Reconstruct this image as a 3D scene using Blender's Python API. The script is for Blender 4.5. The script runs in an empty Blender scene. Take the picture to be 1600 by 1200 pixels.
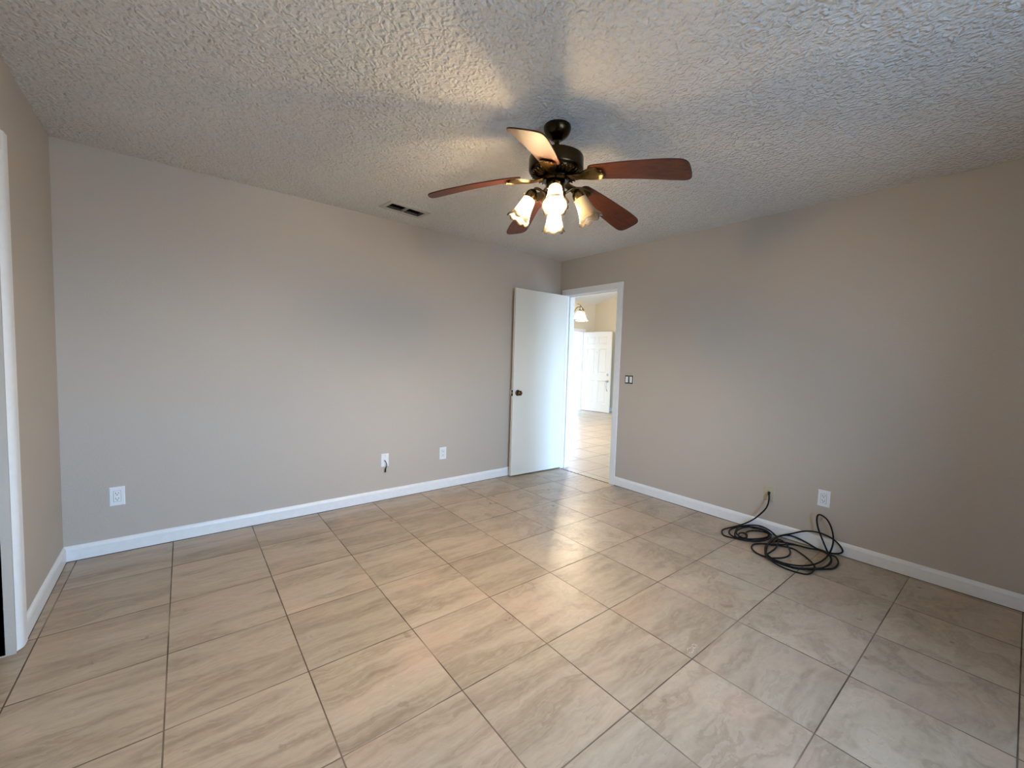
import bpy, bmesh, math, random
from mathutils import Vector, Matrix, noise
PI = math.pi
SC = bpy.context.scene
C = SC.collection
R = math.radians

# ------------------------------------------------------------------ camera
cd = bpy.data.cameras.new('camera')
cam = bpy.data.objects.new('camera', cd); C.objects.link(cam)
cam.location = (-3.5437, -3.4916, 1.2818)
cam.rotation_euler = (1.51018, -0.03052, -0.68249)
cd.sensor_width = 36.0
cd.lens = 645.618 / 1600 * 36.0
cd.clip_start = 0.05
SC.camera = cam

# ------------------------------------------------------------------ view, world
SC.view_settings.view_transform = 'Standard'
SC.view_settings.look = 'None'
SC.view_settings.gamma = 1.0
SC.view_settings.use_curve_mapping = False
SC.view_settings.exposure = 0.5

SKY = 27.0
world = bpy.data.worlds.new('sky'); SC.world = world
world.use_nodes = True
wn = world.node_tree; wn.nodes.clear()
w_out = wn.nodes.new('ShaderNodeOutputWorld'); w_bg = wn.nodes.new('ShaderNodeBackground')
w_tc = wn.nodes.new('ShaderNodeTexCoord'); w_sep = wn.nodes.new('ShaderNodeSeparateXYZ'); w_ramp = wn.nodes.new('ShaderNodeValToRGB')
w_map = wn.nodes.new('ShaderNodeMapRange')
w_map.inputs['From Min'].default_value = -1; w_map.inputs['From Max'].default_value = 1
wn.links.new(w_tc.outputs['Generated'], w_sep.inputs[0]); wn.links.new(w_sep.outputs['Z'], w_map.inputs['Value'])
wn.links.new(w_map.outputs[0], w_ramp.inputs[0]); wn.links.new(w_ramp.outputs[0], w_bg.inputs[0]); wn.links.new(w_bg.outputs[0], w_out.inputs[0])
e = w_ramp.color_ramp.elements
e[0].position = 0.0; e[0].color = (0.26, 0.28, 0.32, 1)
e[1].position = 0.485; e[1].color = (0.32, 0.34, 0.38, 1)
x = e.new(0.52); x.color = (0.40, 0.645, 1.0, 1)
x = e.new(1.0); x.color = (0.32, 0.54, 1.0, 1)
w_bg.inputs['Strength'].default_value = SKY

def portal(name, loc, rot, sx, sy):
    l = bpy.data.lights.new(name, 'AREA'); l.shape = 'RECTANGLE'; l.size = sx; l.size_y = sy
    l.cycles.is_portal = True
    o = bpy.data.objects.new(name, l); C.objects.link(o); o.location = loc; o.rotation_euler = rot
    o['kind'] = 'helper'
    return o

# room numbers (metres): far corner of the room at the origin, room in -x, -y
XL = -4.073; YN = -5.10; H = 2.44; WT = 0.12
WX0, WX1, WZ0, WZ1 = -3.15, -1.60, 0.70, 2.10       # window behind the camera
DY0, DY1, DZ = -0.826, -0.118, 2.030                # doorway in the right wall
HX, HY0, HY1 = 5.15, -3.4, 3.75                     # hall beyond
portal('window_daylight', ((WX0+WX1)/2, YN-0.10, (WZ0+WZ1)/2), (R(90), 0, 0), WX1-WX0, WZ1-WZ0)
portal('front_door_daylight', (4.26, HY1+0.14, 1.0), (R(-90), 0, 0), 0.92, 2.0)
portal('added_glass_door_daylight', (2.6, HY0-0.14, 1.05), (R(90), 0, 0), 3.0, 2.1)  # sky portal for the added glass door

# ------------------------------------------------------------------ material helpers
class NT:
    def __init__(s, name):
        s.m = bpy.data.materials.new(name); s.m.use_nodes = True
        s.t = s.m.node_tree; s.t.nodes.clear()
        s.out = s.t.nodes.new('ShaderNodeOutputMaterial')
    def n(s, typ, inp=None, **kw):
        nd = s.t.nodes.new(typ)
        for k, v in kw.items(): setattr(nd, k, v)
        for k, v in (inp or {}).items():
            if hasattr(v, 'is_output'): s.t.links.new(v, nd.inputs[k])
            else: nd.inputs[k].default_value = v
        return nd
    def math(s, op, a, b=None, c=None, clamp=False):
        d = {0: a}
        if b is not None: d[1] = b
        if c is not None: d[2] = c
        return s.n('ShaderNodeMath', d, operation=op, use_clamp=clamp).outputs[0]
    def mix(s, f, a, b, blend='MIX'):
        nd = s.t.nodes.new('ShaderNodeMix'); nd.data_type = 'RGBA'; nd.blend_type = blend; nd.clamp_factor = True
        for i, v in ((0, f), (6, a), (7, b)):
            if hasattr(v, 'is_output'): s.t.links.new(v, nd.inputs[i])
            else: nd.inputs[i].default_value = v if i == 0 else tuple(v) + ((1,) if len(v) == 3 else ())
        return nd.outputs[2]
    def ramp(s, f, stops, interp='LINEAR'):
        nd = s.n('ShaderNodeValToRGB', {0: f}); cr = nd.color_ramp; cr.interpolation = interp
        while len(cr.elements) < len(stops): cr.elements.new(0.5)
        for el, (p, c) in zip(cr.elements, stops):
            el.position = p; el.color = tuple(c) + (1,) if not isinstance(c, (int, float)) else (c, c, c, 1)
        return nd.outputs[0]
    def noise(s, vec, scale, detail=3, rough=0.5, dist=0.0):
        return s.n('ShaderNodeTexNoise', {'Vector': vec, 'Scale': scale, 'Detail': detail, 'Roughness': rough, 'Distortion': dist}).outputs[0]
    def bsdf(s, **inp):
        b = s.n('ShaderNodeBsdfPrincipled', {k.replace('_', ' '): v for k, v in inp.items()})
        return b
    def done(s, sh):
        s.t.links.new(sh, s.out.inputs[0]); return s.m
    def pos(s): return s.n('ShaderNodeNewGeometry').outputs['Position']
    def obj(s): return s.n('ShaderNodeTexCoord').outputs['Object']

def c4(c): return tuple(c) + (1,)
def simple(name, col, rough=0.5, metal=0.0, var=0.06, vscale=30, bump=0.0, bscale=200, coat=0.0, spec=0.5):
    t = NT(name); o = t.obj()
    f = t.noise(o, vscale, 4)
    colr = t.mix(f, tuple(v*(1-var) for v in col), tuple(min(1, v*(1+var)) for v in col))
    kw = dict(Base_Color=colr, Roughness=rough, Metallic=metal, Coat_Weight=coat)
    kw['Specular_IOR_Level'] = spec
    b = t.bsdf(**{k: v for k, v in kw.items() if k != 'Specular_IOR_Level'})
    b.inputs['Specular IOR Level'].default_value = spec
    if bump:
        bn = t.n('ShaderNodeBump', {'Strength': 1.0, 'Distance': bump, 'Height': t.noise(o, bscale, 3)})
        t.t.links.new(bn.outputs[0], b.inputs['Normal'])
    return t.done(b.outputs[0])

def wall_paint(name, col, dist=0.0012):
    t = NT(name); p = t.pos()
    big = t.noise(p, 1.3, 3); fine = t.noise(p, 60, 2)
    colr = t.mix(big, tuple(v*0.97 for v in col), tuple(v*1.03 for v in col))
    b = t.bsdf(Base_Color=colr, Roughness=0.62)
    h = t.math('ADD', t.noise(p, 130, 3), t.math('MULTIPLY', fine, 0.8))
    bn = t.n('ShaderNodeBump', {'Strength': 0.6, 'Distance': dist, 'Height': h})
    t.t.links.new(bn.outputs[0], b.inputs['Normal'])
    return t.done(b.outputs[0])

def ceiling_mat(name, col, dist=0.016):
    t = NT(name); p = t.pos()
    warp = t.n('ShaderNodeTexNoise', {'Vector': p, 'Scale': 22.0, 'Detail': 2.0}).outputs['Color']
    pw = t.n('ShaderNodeVectorMath', {0: p, 1: t.n('ShaderNodeVectorMath', {0: warp, 'Scale': 0.05}, operation='SCALE').outputs[0]}, operation='ADD').outputs[0]
    v = t.n('ShaderNodeTexVoronoi', {'Vector': pw, 'Scale': 52.0, 'Smoothness': 0.6}, feature='SMOOTH_F1').outputs['Distance']
    blob = t.ramp(v, [(0.12, 1.0), (0.62, 0.0)])
    n1 = t.noise(pw, 75, 4, 0.6)
    h = t.math('ADD', t.math('MULTIPLY', blob, 0.75), t.math('MULTIPLY', n1, 0.9))
    patches = t.ramp(t.noise(p, 1.8, 3), [(0.3, 0.65), (0.7, 1.0)])
    h = t.math('MULTIPLY', h, patches)
    dirt = t.ramp(t.noise(p, 38, 3, 0.7), [(0.24, 0.80), (0.36, 1.0)])
    colr = t.mix(dirt, tuple(v_*0.72 for v_ in col), col)
    b = t.bsdf(Base_Color=colr, Roughness=0.9)
    bn = t.n('ShaderNodeBump', {'Strength': 1.0, 'Distance': dist, 'Height': h})
    t.t.links.new(bn.outputs[0], b.inputs['Normal'])
    return t.done(b.outputs[0])

def tile_mat(name, ox, oy, rot, size=0.4468, grout=0.0040, glare_wash=0.0):
    t = NT(name); p = t.pos()
    sub = t.n('ShaderNodeVectorMath', {0: p, 1: (ox, oy, 0)}, operation='SUBTRACT').outputs[0]
    q = t.n('ShaderNodeVectorRotate', {'Vector': sub, 'Angle': -rot}, rotation_type='Z_AXIS').outputs[0]
    sc = t.n('ShaderNodeVectorMath', {0: q, 'Scale': 1/size}, operation='SCALE').outputs[0]
    cell = t.n('ShaderNodeVectorMath', {0: sc}, operation='FLOOR').outputs[0]
    fr = t.n('ShaderNodeVectorMath', {0: sc}, operation='FRACTION').outputs[0]
    sx = t.n('ShaderNodeSeparateXYZ', {0: fr})
    def edge(v): return t.math('MULTIPLY', t.math('MINIMUM', v, t.math('SUBTRACT', 1.0, v)), size)
    ex, ey = edge(sx.outputs[0]), edge(sx.outputs[1])
    wob = t.math('MULTIPLY', t.math('SUBTRACT', t.noise(p, 9, 2), 0.5), 0.0022)
    d = t.math('ADD', t.math('MINIMUM', ex, ey), wob)
    gm = t.n('ShaderNodeMapRange', {'Value': d, 'From Min': grout*0.5-0.0006, 'From Max': grout*0.5+0.0012, 'To Min': 1.0, 'To Max': 0.0}).outputs[0]
    rnd = t.n('ShaderNodeTexWhiteNoise', {'Vector': cell}, noise_dimensions='3D')
    off = t.n('ShaderNodeVectorMath', {0: rnd.outputs['Color'], 'Scale': 40.0}, operation='SCALE').outputs[0]
    tp = t.n('ShaderNodeVectorMath', {0: q, 1: off}, operation='ADD').outputs[0]
    sp = t.n('ShaderNodeSeparateXYZ', {0: q})
    # how streaky: tiles to the left are strongly veined, tiles to the right cloudier
    streak = t.n('ShaderNodeMapRange', {'Value': t.math('ADD', sp.outputs[0], t.math('MULTIPLY', rnd.outputs['Value'], 1.2)), 'From Min': 2.2, 'From Max': 3.6, 'To Min': 1.0, 'To Max': 0.0}).outputs[0]
    warp = t.n('ShaderNodeTexNoise', {'Vector': tp, 'Scale': 5.0, 'Detail': 4.0, 'Roughness': 0.6}).outputs['Color']
    wv = t.n('ShaderNodeVectorMath', {0: warp, 1: (0.5, 0.5, 0.5)}, operation='SUBTRACT').outputs[0]
    tw = t.n('ShaderNodeVectorMath', {0: tp, 1: t.n('ShaderNodeVectorMath', {0: wv, 'Scale': 0.075}, operation='SCALE').outputs[0]}, operation='ADD').outputs[0]
    tw2 = t.n('ShaderNodeVectorMath', {0: tp, 1: t.n('ShaderNodeVectorMath', {0: wv, 'Scale': 0.20}, operation='SCALE').outputs[0]}, operation='ADD').outputs[0]
    tv = t.n('ShaderNodeMapping', {'Vector': tw, 'Rotation': (0, 0, R(-4)), 'Scale': (1.1, 8.0, 1)}).outputs[0]
    tc = t.n('ShaderNodeMapping', {'Vector': tw2, 'Rotation': (0, 0, R(20)), 'Scale': (3.0, 4.6, 1)}).outputs[0]
    vein = t.noise(tv, 1.15, 6, 0.58, 0.25)
    cloud = t.noise(tc, 1.2, 7, 0.62, 0.5)
    f0 = t.math('ADD', t.math('MULTIPLY', vein, streak), t.math('MULTIPLY', cloud, t.math('SUBTRACT', 1.0, streak)))
    saw = t.math('FRACT', t.math('MULTIPLY', f0, 7.0))
    f = t.math('ADD', t.math('MULTIPLY', f0, 0.86), t.math('MULTIPLY', saw, 0.13))
    f = t.math('ADD', f, t.math('MULTIPLY', t.math('SUBTRACT', t.noise(t.n('ShaderNodeMapping', {'Vector': tw, 'Scale': (14, 34, 1)}).outputs[0], 1.6, 4, 0.65), 0.5), 0.22))
    base = t.ramp(f, [(0.28, (0.270, 0.208, 0.152)), (0.42, (0.385, 0.308, 0.232)), (0.52, (0.450, 0.368, 0.283)), (0.64, (0.510, 0.428, 0.337)), (0.78, (0.58, 0.495, 0.40))])
    # thin dark vein lines along level sets of the same noise
    ln = t.math('ABSOLUTE', t.math('SUBTRACT', f0, 0.455))
    lm = t.n('ShaderNodeMapRange', {'Value': ln, 'From Min': 0.0, 'From Max': 0.010, 'To Min': 0.42, 'To Max': 0.0}).outputs[0]
    lm = t.math('MULTIPLY', lm, t.ramp(t.noise(tp, 4.5, 2), [(0.42, 0.0), (0.62, 1.0)]))
    base = t.mix(lm, base, (0.23, 0.165, 0.11))
    if glare_wash: base = t.mix(glare_wash, base, (0.56, 0.49, 0.385))  # pale wash: floor glare painted into the tile colour
    pink = t.ramp(t.noise(tp, 3.2, 2), [(0.50, 0.0), (0.72, 0.40)])
    base = t.mix(pink, base, (0.60, 0.42, 0.32))
    grain = t.math('MULTIPLY', t.noise(p, 160, 3), 0.16)
    base = t.mix(grain, base, (0.25, 0.20, 0.15))
    tint = t.math('ADD', 0.90, t.math('MULTIPLY', rnd.outputs['Value'], 0.16))
    base = t.n('ShaderNodeVectorMath', {0: base, 'Scale': tint}, operation='SCALE').outputs[0]
    base = t.n('ShaderNodeVectorMath', {0: base, 1: (0.985, 0.965, 0.915)}, operation='MULTIPLY').outputs[0]
    gcol = t.ramp(t.noise(p, 2.2, 3), [(0.34, (0.045, 0.028, 0.019)), (0.48, (0.095, 0.064, 0.043)), (0.60, (0.25, 0.19, 0.135))])
    col = t.mix(gm, base, gcol)
    rough = t.math('ADD', 0.23, t.math('ADD', t.math('MULTIPLY', t.noise(tp, 11, 4), 0.16), t.math('MULTIPLY', gm, 0.42)))
    b = t.bsdf(Base_Color=col, Roughness=rough)
    h = t.math('SUBTRACT', t.math('MULTIPLY', f, 0.35), gm)
    h = t.math('ADD', h, t.math('MULTIPLY', t.noise(tp, 16, 3), 0.22))
    bn = t.n('ShaderNodeBump', {'Strength': 0.55, 'Distance': 0.0016, 'Height': h})
    t.t.links.new(bn.outputs[0], b.inputs['Normal'])
    return t.done(b.outputs[0])

def wood_mat(name):
    t = NT(name); o = t.obj()
    g = t.n('ShaderNodeMapping', {'Vector': o, 'Scale': (2.2, 42.0, 42.0)}).outputs[0]
    f = t.noise(g, 1.6, 6, 0.6, 0.7)
    fine = t.noise(t.n('ShaderNodeMapping', {'Vector': o, 'Scale': (7.0, 260.0, 260.0)}).outputs[0], 1.0, 3)
    col = t.ramp(f, [(0.28, (0.022, 0.006, 0.003)), (0.48, (0.058, 0.015, 0.006)), (0.62, (0.088, 0.025, 0.009)), (0.78, (0.040, 0.011, 0.004))])
    col = t.mix(t.math('MULTIPLY', fine, 0.5), col, (0.06, 0.016, 0.007))
    b = t.bsdf(Base_Color=col, Roughness=0.48, Coat_Weight=0.05, Coat_Roughness=0.2)
    b.inputs['Specular IOR Level'].default_value = 0.2
    return t.done(b.outputs[0])

def shade_glass(name, zr0, zr1, frost=(0.46, 0.375, 0.25), nrib=0):
    """frosted at the neck, clear towards the rim (local z from zr0 to zr1)"""
    t = NT(name); o = t.obj(); z = t.n('ShaderNodeSeparateXYZ', {0: o}).outputs[2]
    clear = t.n('ShaderNodeMapRange', {'Value': z, 'From Min': zr0+0.03, 'From Max': zr1, 'To Min': 0.16, 'To Max': 0.62}).outputs[0]
    tr = t.n('ShaderNodeBsdfTransparent', {'Color': (1, 0.97, 0.92, 1)}).outputs[0]
    tl = t.n('ShaderNodeBsdfTranslucent', {'Color': c4(frost)}).outputs[0]
    df = t.n('ShaderNodeBsdfDiffuse', {'Color': c4(frost)}).outputs[0]
    gl = t.n('ShaderNodeBsdfGlossy', {'Color': (1, 1, 1, 1), 'Roughness': 0.15}).outputs[0]
    dfac = t.n('ShaderNodeMapRange', {'Value': z, 'From Min': zr0+0.045, 'From Max': zr1, 'To Min': 0.85, 'To Max': 0.30}).outputs[0]
    a = t.n('ShaderNodeMixShader', {0: dfac, 1: tl, 2: df}).outputs[0]
    a = t.n('ShaderNodeMixShader', {0: clear, 1: a, 2: tr}).outputs[0]
    lw = t.n('ShaderNodeFresnel', {'IOR': 1.45}).outputs[0]
    a = t.n('ShaderNodeMixShader', {0: lw, 1: a, 2: gl}).outputs[0]
    return t.done(a)

def emit(name, col, strength):
    t = NT(name)
    e_ = t.n('ShaderNodeEmission', {'Color': c4(col), 'Strength': strength})
    return t.done(e_.outputs[0])

def pane_glass(name):
    t = NT(name)
    tr = t.n('ShaderNodeBsdfTransparent', {'Color': (0.95, 0.98, 0.97, 1)}).outputs[0]
    gl = t.n('ShaderNodeBsdfGlossy', {'Roughness': 0.02}).outputs[0]
    return t.done(t.n('ShaderNodeMixShader', {0: t.n('ShaderNodeFresnel', {'IOR': 1.45}).outputs[0], 1: tr, 2: gl}).outputs[0])

WALLC = (0.50, 0.436, 0.366)
M = {}
M['wall'] = wall_paint('greige_wall_paint', WALLC)
M['hall_wall'] = wall_paint('warm_lit_wall_paint', (0.70, 0.62, 0.47))  # room's wall paint, lightened so its colour carries the warm hall light
M['ceiling'] = ceiling_mat('knockdown_ceiling', (0.76, 0.735, 0.69))
M['hall_ceiling'] = wall_paint('white_ceiling_paint', (0.72, 0.72, 0.69))
M['tile'] = tile_mat('stone_look_tile', -4.0186, 0.0335, -0.0114)
M['hall_tile'] = tile_mat('stone_look_tile_hall_glare', 0.57, 0.06, -0.0114, grout=0.0062, glare_wash=0.6)  # hall copy of the tile with glare painted in
M['trim'] = simple('white_semigloss_trim', (0.80, 0.80, 0.79), 0.38, bump=0.0006, bscale=60)
M['door'] = simple('white_door_paint', (0.71, 0.68, 0.60), 0.5, bump=0.0004, bscale=90, var=0.02, vscale=6)
M['plastic'] = simple('white_plastic', (0.82, 0.82, 0.82), 0.32, var=0.02)
M['ivory'] = simple('ivory_plastic', (0.50, 0.45, 0.31), 0.4, var=0.03)
M['painted_plate'] = simple('painted_over_plastic', tuple(v*1.02 for v in WALLC), 0.5, var=0.02)
M['slot'] = simple('dark_slot', (0.006, 0.006, 0.006), 0.7, spec=0.2)
M['rubber'] = simple('black_cable_jacket', (0.003, 0.003, 0.0035), 0.5, spec=0.25)
M['iron'] = simple('dark_wrought_iron', (0.022, 0.015, 0.010), 0.5)
M['gap'] = simple('dark_gap', (0.02, 0.015, 0.012), 0.8)
M['bronze'] = simple('antique_bronze', (0.045, 0.031, 0.016), 0.24, metal=1.0, var=0.25, vscale=18)
M['brass'] = simple('antique_brass', (0.22, 0.155, 0.07), 0.24, metal=1.0, var=0.25, vscale=40)
M['wood'] = wood_mat('cherry_blade_wood')
M['knob'] = simple('aged_bronze_knob', (0.10, 0.055, 0.030), 0.28, metal=0.9, var=0.3)
M['steel'] = simple('satin_steel', (0.42, 0.41, 0.39), 0.35, metal=1.0)
M['duct'] = simple('dark_duct', (0.007, 0.005, 0.004), 0.9, spec=0.1)
M['vent'] = simple('painted_vent_metal', (0.50, 0.47, 0.42), 0.5)
M['smear'] = simple('dried_white_residue', (0.66, 0.61, 0.56), 0.5)
M['shade'] = shade_glass('frosted_tulip_glass', -0.045, -0.135)
M['lampglass'] = shade_glass('frosted_bell_glass', 0.5, 1.0, (1.0, 0.95, 0.86))
M['lit'] = emit('lit_bulb', (1.0, 0.765, 0.47), 1850.0)
M['hall_lit'] = emit('lit_hall_bulb', (1.0, 0.82, 0.58), 750.0)
M['unlit'] = simple('unlit_bulb_glass', (0.85, 0.83, 0.78), 0.25)
M['glass'] = pane_glass('window_glass')
M['alu'] = simple('white_window_frame', (0.78, 0.78, 0.77), 0.4)
M['siding'] = simple('pale_lap_siding', (0.40, 0.39, 0.36), 0.7, var=0.05, vscale=4)
M['porch'] = simple('grey_porch_concrete', (0.40, 0.385, 0.36), 0.8, var=0.12, vscale=5)
M['concrete'] = simple('patio_concrete', (0.37, 0.345, 0.31), 0.8, var=0.12, vscale=5)

# ------------------------------------------------------------------ mesh helpers
def link(name, bm, mat, parent=None, smooth=None, bevel=0.0, bseg=2, loc=None, rot=None):
    me = bpy.data.meshes.new(name); bmesh.ops.recalc_face_normals(bm, faces=bm.faces[:]); bm.to_mesh(me); bm.free()
    me.materials.append(M[mat] if isinstance(mat, str) else mat)
    o = bpy.data.objects.new(name, me); C.objects.link(o)
    if parent: o.parent = parent
    if loc is not None: o.location = loc
    if rot is not None: o.rotation_euler = rot
    if smooth is not None:
        me.polygons.foreach_set('use_smooth', [True]*len(me.polygons))
        if smooth > 0: me.set_sharp_from_angle(angle=R(smooth))
    if bevel:
        b = o.modifiers.new('bevel', 'BEVEL'); b.width = bevel; b.segments = bseg; b.limit_method = 'ANGLE'
    return o
def empty(name, loc=(0, 0, 0), rot=(0, 0, 0)):
    o = bpy.data.objects.new(name, None); C.objects.link(o); o.location = loc; o.rotation_euler = rot; o.empty_display_size = 0.05
    return o
def tag(o, label, cat, group=None):
    o['label'] = label; o['category'] = cat
    if group: o['group'] = group
    return o
def struct(o, label=None):
    o['kind'] = 'structure'
    if label: o['label'] = label
    return o
def box(bm, x0, x1, y0, y1, z0, z1, M4=None):
    vs = [bm.verts.new((x, y, z)) for x in (x0, x1) for y in (y0, y1) for z in (z0, z1)]
    for f in ((0, 1, 3, 2), (4, 6, 7, 5), (0, 4, 5, 1), (2, 3, 7, 6), (0, 2, 6, 4), (1, 5, 7, 3)):
        bm.faces.new([vs[i] for i in f])
    if M4 is not None:
        for v in vs: v.co = M4 @ v.co
    return vs
def lathe(bm, prof, seg=48, M4=None, rmod=None):
    """prof: list of (r, z); rmod(theta, i) -> (r factor, dz)"""
    rings = []
    for i, (r, z) in enumerate(prof):
        if r < 1e-6: rings.append([bm.verts.new((0, 0, z))]); continue
        ring = []
        for k in range(seg):
            a = 2*PI*k/seg; f, dz = rmod(a, i) if rmod else (1, 0)
            ring.append(bm.verts.new((r*f*math.cos(a), r*f*math.sin(a), z+dz)))
        rings.append(ring)
    for a, b in zip(rings, rings[1:]):
        for k in range(seg):
            l = (k+1) % seg
            if len(a) == 1 and len(b) == 1: continue
            if len(a) == 1: bm.faces.new((a[0], b[k], b[l]))
            elif len(b) == 1: bm.faces.new((a[k], b[0], a[l]))
            else: bm.faces.new((a[k], b[k], b[l], a[l]))
    if M4 is not None:
        for ring in rings:
            for v in ring: v.co = M4 @ v.co
def catmull(pts, n=6):
    P = [Vector(p) for p in pts]; out = []
    for i in range(len(P)-1):
        p0 = P[max(i-1, 0)]; p1 = P[i]; p2 = P[i+1]; p3 = P[min(i+2, len(P)-1)]
        for k in range(n):
            t = k/n
            out.append(0.5*((2*p1) + (p2-p0)*t + (2*p0-5*p1+4*p2-p3)*t*t + (3*p1-p0-3*p2+p3)*t**3))
    out.append(P[-1]); return out
def tube(bm, path, r, seg=10, cap=True):
    path = [Vector(p) for p in path]
    rr = r if isinstance(r, (list, tuple)) else [r]*len(path)
    tan = []
    for i in range(len(path)):
        d = path[min(i+1, len(path)-1)]-path[max(i-1, 0)]
        tan.append(d.normalized() if d.length > 1e-9 else Vector((0, 0, 1)))
    up = Vector((0, 0, 1)) if abs(tan[0].z) < 0.9 else Vector((1, 0, 0))
    nrm = (up - tan[0]*up.dot(tan[0])).normalized(); rings = []
    for i, p in enumerate(path):
        if i:
            nrm = (nrm - tan[i]*nrm.dot(tan[i]))
            if nrm.length < 1e-6: nrm = tan[i].orthogonal()
            nrm.normalize()
        bn = tan[i].cross(nrm)
        rings.append([bm.verts.new(p + rr[i]*(math.cos(2*PI*k/seg)*nrm + math.sin(2*PI*k/seg)*bn)) for k in range(seg)])
    for a, b in zip(rings, rings[1:]):
        for k in range(seg): bm.faces.new((a[k], a[(k+1) % seg], b[(k+1) % seg], b[k]))
    if cap: bm.faces.new(rings[0][::-1]); bm.faces.new(rings[-1])
def BM(): return bmesh.new()

# ------------------------------------------------------------------ room shell
bm = BM(); box(bm, XL-0.7, 0.0, YN-WT, WT, -0.12, 0.0)
struct(link('floor', bm, 'tile'), 'stone-look square tile floor of the empty room')
bm = BM(); box(bm, 0.0, HX+0.2, HY0-0.2, HY1+0.14, -0.12, 0.0)
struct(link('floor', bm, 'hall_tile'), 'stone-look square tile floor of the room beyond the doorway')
# ceiling with the opening of the air vent
VC = Vector((-2.106, -0.320, H)); VR = R(5.5)
bm = BM()
outer = [(XL-0.7, YN-WT), (0.0, YN-WT), (0.0, WT), (XL-0.7, WT)]
inner = [(-0.150, -0.066), (0.150, -0.066), (0.150, 0.066), (-0.150, 0.066)]
inner = [(VC.x+a*math.cos(VR)-b*math.sin(VR), VC.y+a*math.sin(VR)+b*math.cos(VR)) for a, b in inner]
lo = [bm.verts.new((x, y, H)) for x, y in outer]; li = [bm.verts.new((x, y, H)) for x, y in inner]
ho = [bm.verts.new((x, y, H+0.16)) for x, y in outer]; hi = [bm.verts.new((x, y, H+0.16)) for x, y in inner]
for k in range(4):
    l = (k+1) % 4
    bm.faces.new((lo[k], li[k], li[l], lo[l])); bm.faces.new((ho[k], ho[l], hi[l], hi[k]))
    bm.faces.new((lo[k], lo[l], ho[l], ho[k])); bm.faces.new((li[k], hi[k], hi[l], li[l]))
struct(link('ceiling', bm, 'ceiling'), 'white knockdown-textured ceiling')

bm = BM(); box(bm, XL-0.7, 0.0, 0.0, WT, 0, H)
struct(link('wall_far', bm, 'wall'), 'greige wall with three plates near the floor')
TOP = 4.6
bm = BM()
box(bm, 0, WT, YN-WT, DY0-0.02, 0, TOP); box(bm, 0, WT, DY1+0.02, HY1+0.14, 0, TOP); box(bm, 0, WT, DY0-0.02, DY1+0.02, DZ+0.02, TOP)
struct(link('wall_right', bm, 'wall'), 'greige wall with the doorway')
CY1, CY0 = -0.945, -2.75                              # closet opening in the left wall
bm = BM()
box(bm, XL-WT, XL, CY1, 0, 0, H); box(bm, XL-WT, XL, YN, CY0, 0, H); box(bm, XL-WT, XL, CY0, CY1, 2.05, H)
struct(link('wall_left', bm, 'wall'), 'short greige wall beside the closet opening')
bm = BM(); box(bm, XL-0.72, XL-0.66, YN, 0, 0, H)
struct(link('wall_closet', bm, 'wall'), 'back of the closet')
bm = BM()
box(bm, XL-0.7, WX0, YN-WT, YN, 0, H); box(bm, WX1, 0, YN-WT, YN, 0, H)
box(bm, WX0, WX1, YN-WT, YN, 0, WZ0); box(bm, WX0, WX1, YN-WT, YN, WZ1, H)
struct(link('wall_near', bm, 'wall'), 'greige wall with the window behind the camera')
# window behind the camera
bm = BM()
fw = 0.045
for a in ((WX0, WX0+fw, WZ0, WZ1), (WX1-fw, WX1, WZ0, WZ1), (WX0+fw, WX1-fw, WZ0, WZ0+fw), (WX0+fw, WX1-fw, WZ1-fw, WZ1),
          ((WX0+WX1)/2-0.025, (WX0+WX1)/2+0.025, WZ0+fw, WZ1-fw)):
    box(bm, a[0], a[1], YN-0.085, YN-0.045, a[2], a[3])
win = struct(link('window_1', bm, 'alu', bevel=0.004), 'white framed window behind the camera')
bm = BM(); box(bm, WX0+fw, WX1-fw, YN-0.068, YN-0.064, WZ0+fw, WZ1-fw); link('pane', bm, 'glass', win)
bm = BM(); box(bm, WX0-0.05, WX1+0.05, YN-0.045, YN+0.045, WZ0-0.025, WZ0); struct(link('trim_4', bm, 'trim', bevel=0.004))

# baseboards
def baseboard(name, a, b, nrm, h=0.092, th=0.013):
    a = Vector(a+(0,)); b = Vector(b+(0,)); n_ = Vector(nrm+(0,)); bm = BM()
    prof = [(0, 0.003), (th, 0.003), (th, h-0.022), (th*0.72, h-0.010), (th*0.35, h-0.002), (0, h)]
    ra = [bm.verts.new(a + n_*d + Vector((0, 0, z))) for d, z in prof]; rb = [bm.verts.new(b + n_*d + Vector((0, 0, z))) for d, z in prof]
    for k in range(len(prof)): bm.faces.new((ra[k], ra[(k+1) % 6], rb[(k+1) % 6], rb[k]))
    bm.faces.new(ra); bm.faces.new(rb[::-1])
    struct(link(name, bm, 'trim'))
    # dark unsealed joint under the board
    bm = BM(); p_ = [a, b]; d = (b-a).normalized()
    q0, q1 = a + n_*(th-0.002), b + n_*(th+0.0015)
    box(bm, min(q0.x, q1.x), max(q0.x, q1.x), min(q0.y, q1.y), max(q0.y, q1.y), 0, 0.0032)
    return struct(link('trim_9', bm, 'gap'))
baseboard('baseboard_far', (XL, 0.0), (0.0, 0.0), (0, -1))
baseboard('baseboard_right', (0.0, -0.8985), (0.0, YN), (-1, 0))
baseboard('baseboard_left', (XL, 0.0), (XL, -0.862), (1, 0))

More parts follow.
